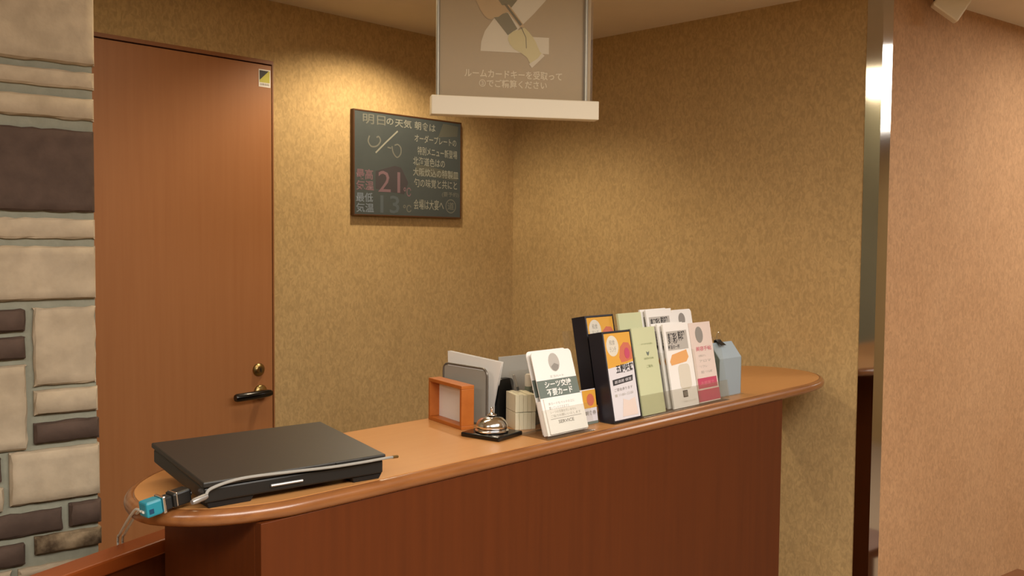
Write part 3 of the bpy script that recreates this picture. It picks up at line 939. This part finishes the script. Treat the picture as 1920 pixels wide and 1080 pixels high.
t_, w, h = door_card((1.4135, 1.2615, ZT + 0.0055), 'frontmost white door card with dark green band in the clear holder')
bm = B(); box(bm, 0.0, 0.0018, 0.001, w - 0.004, 0.0125, 0.074, 0.0006)
obj('stack_block', bm, M['white'], t_)['label'] = 'thick lower stack behind the front card'
bm = B(); box(bm, 0.006, -0.004, 0.002, w - 0.001, -0.0002, 0.077, 0.0006)
pk = obj('lower_flap', bm, M['white'], t_)
for i, s in enumerate(('本カードをベッドの上に', '置いていただきますと', 'シーツの交換を行いません')):
    text('lettering', s, M['paleink'], pk, 0.016, 0.062 - i * 0.009, 0.100 - (i == 1) * 0.02, 0.068 - i * 0.009, -0.0044)
text('lettering', 'ご協力お願いいたします', M['paleink'], pk, 0.016, 0.036, 0.112, 0.042, -0.0044)
decal('rule', rect(0.014, 0.0325, 0.112, 0.0333), M['greyink'], pk, -0.0042)
text('lettering', 'SERVICE', M['greyink'], pk, 0.036, 0.022, 0.086, 0.029, -0.0044, 0, 0.02)
door_card((1.4150, 1.2765, ZT + 0.0055), 'white door card standing behind the front one, showing at its left')

# small leaflet between the cards and the rack
sl = thing('small_leaflet', 'small orange and white leaflet leaning between the white cards and the rack', 'leaflet', (1.570, 1.300, ZT + 0.0005), (R(-9), 0, 0))
bm = B(); box(bm, 0, 0, 0, 0.056, 0.003, 0.078)
obj('card', bm, M['lilac'], sl)
decal('print_picture', rect(0.010, 0.036, 0.056, 0.076), M['yellow'], sl, -0.0002)
decal('print_food', ell(0.036, 0.054, 0.013, 0.014, 12), M['salmon'], sl, -0.0005)
text('lettering', '朝食券', M['greyink'], sl, 0.014, 0.020, 0.052, 0.030, -0.0004, 0, 0.02)
decal('rule', rect(0.0, 0.0, 0.056, 0.006), M['slate'], sl, -0.0002)

# ------------------------------------------------------------------ brochure rack, four columns in two tiers
rk = thing('brochure_rack', 'two-tier clear acrylic brochure rack standing on the counter', 'rack', (1.632, 1.262, ZT))
LB = R(-11)
RW = 0.492
bm = B(); box(bm, 0, -0.004, 0, RW, 0.120, 0.002)
obj('base', bm, M['acrylic'], rk)
bm = B(); box(bm, 0, 0.050, 0.0021, RW, 0.052, 0.034)
obj('step_riser', bm, M['acrylic'], rk)
bm = B(); box(bm, 0, 0.0521, 0.032, RW, 0.120, 0.034)
obj('step', bm, M['acrylic'], rk)
cb_, sb_ = math.cos(LB), math.sin(LB)


def lean_panel(x0, x1, yy, z0, h0, h1, th):
    bm = B()
    q = lambda x, y, h: (x, y - sb_ * h, z0 + cb_ * h)
    hexa(bm, [q(x0, yy, h0), q(x1, yy, h0), q(x1, yy + th, h0), q(x0, yy + th, h0), q(x0, yy, h1), q(x1, yy, h1), q(x1, yy + th, h1), q(x0, yy + th, h1)])
    return bm


obj('front_lip', lean_panel(0.112, RW, -0.0038, 0.0022, 0.0, 0.050, 0.0018), M['acrylic'], rk)
obj('front_lip', lean_panel(0.112, RW, 0.0525, 0.0342, 0.0, 0.050, 0.0018), M['acrylic'], rk)
obj('back_panel', lean_panel(0.0, RW, 0.116, 0.0022, 0.0, 0.20, 0.0018), M['acrylic'], rk)
for xx in (0.1155, 0.235, 0.362, RW - 0.0022):
    bm = B()
    q = lambda x, y, h: (x, y - sb_ * h, 0.0022 + cb_ * h)
    hexa(bm, [q(xx, 0.0, 0), q(xx + .0018, 0.0, 0), q(xx + .0018, 0.046, 0), q(xx, 0.046, 0), q(xx, 0.0, .14), q(xx + .0018, 0.0, .14), q(xx + .0018, 0.046, .14), q(xx, 0.046, .14)])
    obj('divider', bm, M['acrylic'], rk)


def lf_at(x, y, z_, label, group, name='leaflet'):
    return thing(name, label, 'leaflet', (x, y, z_), (LB, 0, 0), group)


G = 'leaflets in the brochure rack'
ZF, ZB = ZT + 0.0030, ZT + 0.0350


def sheet(t_, w, h, th, m, top_round=0.0):
    bm = B()
    if top_round:
        prism(bm, rrect(0, 0, w, h, top_round, 5, (0, 0, 1, 1)), 0, th, 'y')
    else:
        box(bm, 0, 0, 0, w, th, h)
    obj('paper', bm, m, t_)


# column one: black cases holding the yellow leaflets
def black_case(x, y, z_, label):
    t_ = thing('leaflet_case', label, 'leaflet holder', (x, y, z_), (LB, 0, 0), 'black leaflet cases')
    w, h, d = 0.106, 0.206, 0.040
    bm = B(); box(bm, 0, 0, 0, 0.004, d, h); obj('side', bm, M['dark_holder'], t_)
    bm = B(); box(bm, w - 0.0025, 0, 0, w, d, h); obj('side', bm, M['dark_holder'], t_)
    bm = B(); box(bm, 0.0041, d - 0.003, 0.0031, w - 0.0026, d, h); obj('back', bm, M['dark_holder'], t_)
    bm = B(); box(bm, 0.0041, 0, 0, w - 0.0026, d, 0.003); obj('bottom', bm, M['dark_holder'], t_)
    bm = B(); box(bm, 0.0041, 0.0005, h - 0.004, w - 0.0026, d - 0.0031, h); obj('top_strip', bm, M['dark_holder'], t_)
    return t_


def yellow_leaflet(x, y, z_, label):
    t_ = lf_at(x, y, z_, label, 'yellow restaurant leaflets')
    w, h = 0.096, 0.197
    sheet(t_, w, h, 0.004, M['lilac'])
    decal('print_yellow', [(0, 0.118), (0.05, 0.122), (w, 0.128), (w, h), (0, h)], M['yellow'], t_, -0.0002)
    decal('print_disc', ell(0.026, 0.168, 0.022, 0.024), M['offwhite'], t_, -0.0005)
    text('lettering', '和食', M['greyink'], t_, 0.016, 0.170, 0.036, 0.182, -0.0009)
    text('lettering', 'ランチ', M['greyink'], t_, 0.014, 0.154, 0.038, 0.166, -0.0009)
    fd = decal('print_food', [(0.046 + p[0], 0.128 + p[1]) for p in [(0.0, 0.012), (0.006, 0.0), (0.03, 0.002), (0.048, 0.006), (0.05, 0.03), (0.04, 0.044), (0.022, 0.046), (0.008, 0.036)]], M['salmon'], t_, -0.0005)
    decal('print_highlight', ell(0.076, 0.148, 0.010, 0.013, 12), M['magenta'], fd, -0.0009)
    text('lettering', '五穀味鶏', M['ink'], t_, 0.028, 0.104, 0.094, 0.124, -0.0006, 0.03, 0.02)
    hb = decal('print_bar', [(0.010, 0.078), (0.084, 0.084), (0.086, 0.097), (0.010, 0.091)], M['ink'], t_, -0.0003)
    text('lettering', '居酒屋 個室', M['lilac'], hb, 0.016, 0.0815, 0.080, 0.0885, -0.0007, 0.07)
    text('lettering', 'ご宴会承ります', M['greyink'], t_, 0.012, 0.064, 0.080, 0.071, -0.0006, 0.04)
    text('lettering', '■ 11:00~22:00', M['paleink'], t_, 0.012, 0.052, 0.080, 0.058, -0.0006, 0.04)
    decal('print_picture', [(0.03, 0.006), (0.088, 0.006), (0.084, 0.046), (0.060, 0.040), (0.040, 0.046)], M['pink_paper'], t_, -0.0003)
    return t_


black_case(1.636, 1.263, ZF, 'nearer of the two black cases, full of yellow leaflets, left end of the rack')
yellow_leaflet(1.6415, 1.2640, ZF + 0.0038, 'yellow and white leaflet in the nearer black case')
black_case(1.648, 1.3235, ZB, 'farther black case standing higher behind the first at the left of the rack')
yellow_leaflet(1.6535, 1.3245, ZB + 0.0038, 'yellow and white leaflet mostly hidden in the farther black case')


def green_leaflet(x, y, z_, label):
    t_ = lf_at(x, y, z_, label, 'pale green leaflets')
    w, h = 0.092, 0.207
    sheet(t_, w, h, 0.006, M['green_paper'])
    em = decal('emblem', [(0.048, 0.142), (0.052, 0.138), (0.056, 0.142), (0.058, 0.149), (0.052, 0.146), (0.046, 0.149)], M['slate'], t_, -0.0003)
    text('lettering', 'GREEN PLAN', M['greentext'], t_, 0.034, 0.130, 0.072, 0.1345, -0.0005)
    text('lettering', 'ご案内', M['greentext'], t_, 0.040, 0.110, 0.064, 0.117, -0.0005)
    text('lettering', 'ホテルからのお願い', M['greentext'], t_, 0.030, 0.165, 0.076, 0.169, -0.0005)
    return t_


green_leaflet(1.7510, 1.2665, ZF, 'plain pale green leaflet in the front tier of the rack')
green_leaflet(1.7560, 1.3100, ZB, 'plain pale green leaflet in the back tier of the rack')


def white_leaflet(x, y, z_, label):
    t_ = lf_at(x, y, z_, label, 'white food leaflets')
    w, h = 0.110, 0.209
    sheet(t_, w, h, 0.0045, M['white'])
    ph = decal('print_picture', rect(0.010, 0.143, 0.098, 0.190), M['paleink'], t_, -0.0002)
    text('lettering', '麺彩', M['ink'], ph, 0.014, 0.158, 0.054, 0.186, -0.0006, 0, 0.02)
    text('lettering', '料理', M['ink'], ph, 0.058, 0.164, 0.088, 0.189, -0.0006, 0, 0.03)
    text('lettering', '極旨の一杯', M['ink'], ph, 0.010, 0.146, 0.060, 0.156, -0.0006, 0, 0.02)
    decal('print_food', [(0.014, 0.106), (0.080, 0.111), (0.092, 0.122), (0.086, 0.141), (0.050, 0.136), (0.022, 0.132), (0.010, 0.116)], M['orange'], t_, -0.0003)
    decal('print_bowl', rrect(0.040, 0.044, 0.090, 0.106, 0.012, 4), M['offwhite'], t_, -0.0003)
    lg = decal('print_logo', rect(0.046, 0.024, 0.066, 0.041), M['ink'], t_, -0.0003)
    text('lettering', '回', M['paleink'], lg, 0.050, 0.027, 0.062, 0.038, -0.0007)
    text('lettering', 'ご予約はフロントまで', M['paleink'], t_, 0.040, 0.011, 0.098, 0.016, -0.0005)
    return t_


white_leaflet(1.8800, 1.2670, ZF, 'white leaflet with orange food picture, frontmost in the front tier of the rack')
white_leaflet(1.8745, 1.2800, ZF, 'white food leaflet just behind the frontmost one, edge showing at its left')
white_leaflet(1.8680, 1.2930, ZF, 'white food leaflet second behind the frontmost one, farther left')
white_leaflet(1.8860, 1.3230, ZB, 'white food leaflet at the front of the back tier of the rack')
white_leaflet(1.8800, 1.3360, ZB, 'white food leaflet rearmost in the back tier of the rack')


def pink_leaflet(x, y, z_, label):
    t_ = lf_at(x, y, z_, label, G)
    w, h = 0.100, 0.205
    sheet(t_, w, h, 0.005, M['pink_paper'])
    decal('emblem', ell(0.042, 0.173, 0.017, 0.021), M['greyink'], t_, -0.0003)
    text('lettering', '美容手帖', M['pinktext'], t_, 0.018, 0.131, 0.090, 0.143, -0.0005, 0, 0.02)
    for i, s in enumerate(('全身ほぐし', 'アロマ', 'リフレ', '足つぼ')):
        text('lettering', s, M['paleink'], t_, 0.026, 0.116 - i * 0.014, 0.060 + 0.02 * (i % 2), 0.122 - i * 0.014, -0.0005)
    p2 = decal('print_magenta', rect(0.0, 0.003, w, 0.032), M['magenta'], t_, -0.0003)
    p3 = decal('print_magenta', rect(0.006, 0.036, w - 0.006, 0.062), M['magenta'], t_, -0.0003)
    text('lettering', 'お部屋で', M['pinktext'], p3, 0.02, 0.044, 0.08, 0.054, -0.0007)
    return t_


pink_leaflet(1.9960, 1.2700, ZF, 'pinkish leaflet with magenta blocks at the right end of the rack')
lt = lf_at(2.0010, 1.3270, ZB, 'white round-cornered leaflet with a grey emblem in the back tier', G)
sheet(lt, 0.092, 0.203, 0.005, M['white'], 0.010)
decal('emblem', ell(0.044, 0.177, 0.015, 0.017), M['greyink'], lt, -0.0003)

# ------------------------------------------------------------------ pale blue card box with its binder clip
bb = thing('card_box', 'pale blue card box with a sloping top at the right end of the leaflets', 'box', (2.126, 1.298, ZT), (0, 0, R(-2)))
bw2 = 0.106
bm = B(); prism(bm, [(-0.004, 0.0), (0.040, 0.0), (0.040, 0.100), (0.028, 0.142), (-0.004, 0.102)], 0.0016, bw2 - 0.0016, 'x', 0.0006)
obj('body', bm, M['blue'], bb)
for xx in (0.0, bw2 - 0.0015):
    bm = B(); prism(bm, [(-0.0035, 0.001), (0.0395, 0.001), (0.0395, 0.100), (0.0275, 0.140), (-0.0035, 0.101)], xx, xx + 0.0015, 'x')
    obj('side_flap', bm, M['blue_side'], bb)
bm = B(); box(bm, -0.006, -0.012, 0.0, bw2 + 0.004, -0.0042, 0.0025, 0.0006)
obj('tray_lip', bm, M['acrylic'], bb)
cp = thing('binder_clip', 'small black binder clip gripping the top of the pale blue card box', 'clip', (2.164, 1.3240, ZT + 0.1435), (R(-30), 0, R(-2)))
bm = B()
prism(bm, [(-0.0135, -0.016), (-0.0115, -0.016), (-0.0030, 0.006), (0.0035, 0.006), (0.0075, -0.008), (0.0060, -0.008), (0.0022, 0.0045), (-0.0022, 0.0045)][::1], -0.011, 0.011, 'x')
obj('clip_body', bm, M['black'], cp)
for s in (-1, 1):
    bm = B()
    lp_ = [(-0.006, s * 0.003, 0.004), (-0.007, s * 0.010, 0.014), (-0.004, s * 0.014, 0.021), (0.004, s * 0.014, 0.021), (0.007, s * 0.010, 0.014), (0.006, s * 0.003, 0.004)]
    tube(bm, catmull(lp_, 4, False), 0.0008, 8)
    obj('clip_handle', bm, M['chrome'], cp, smooth=True)
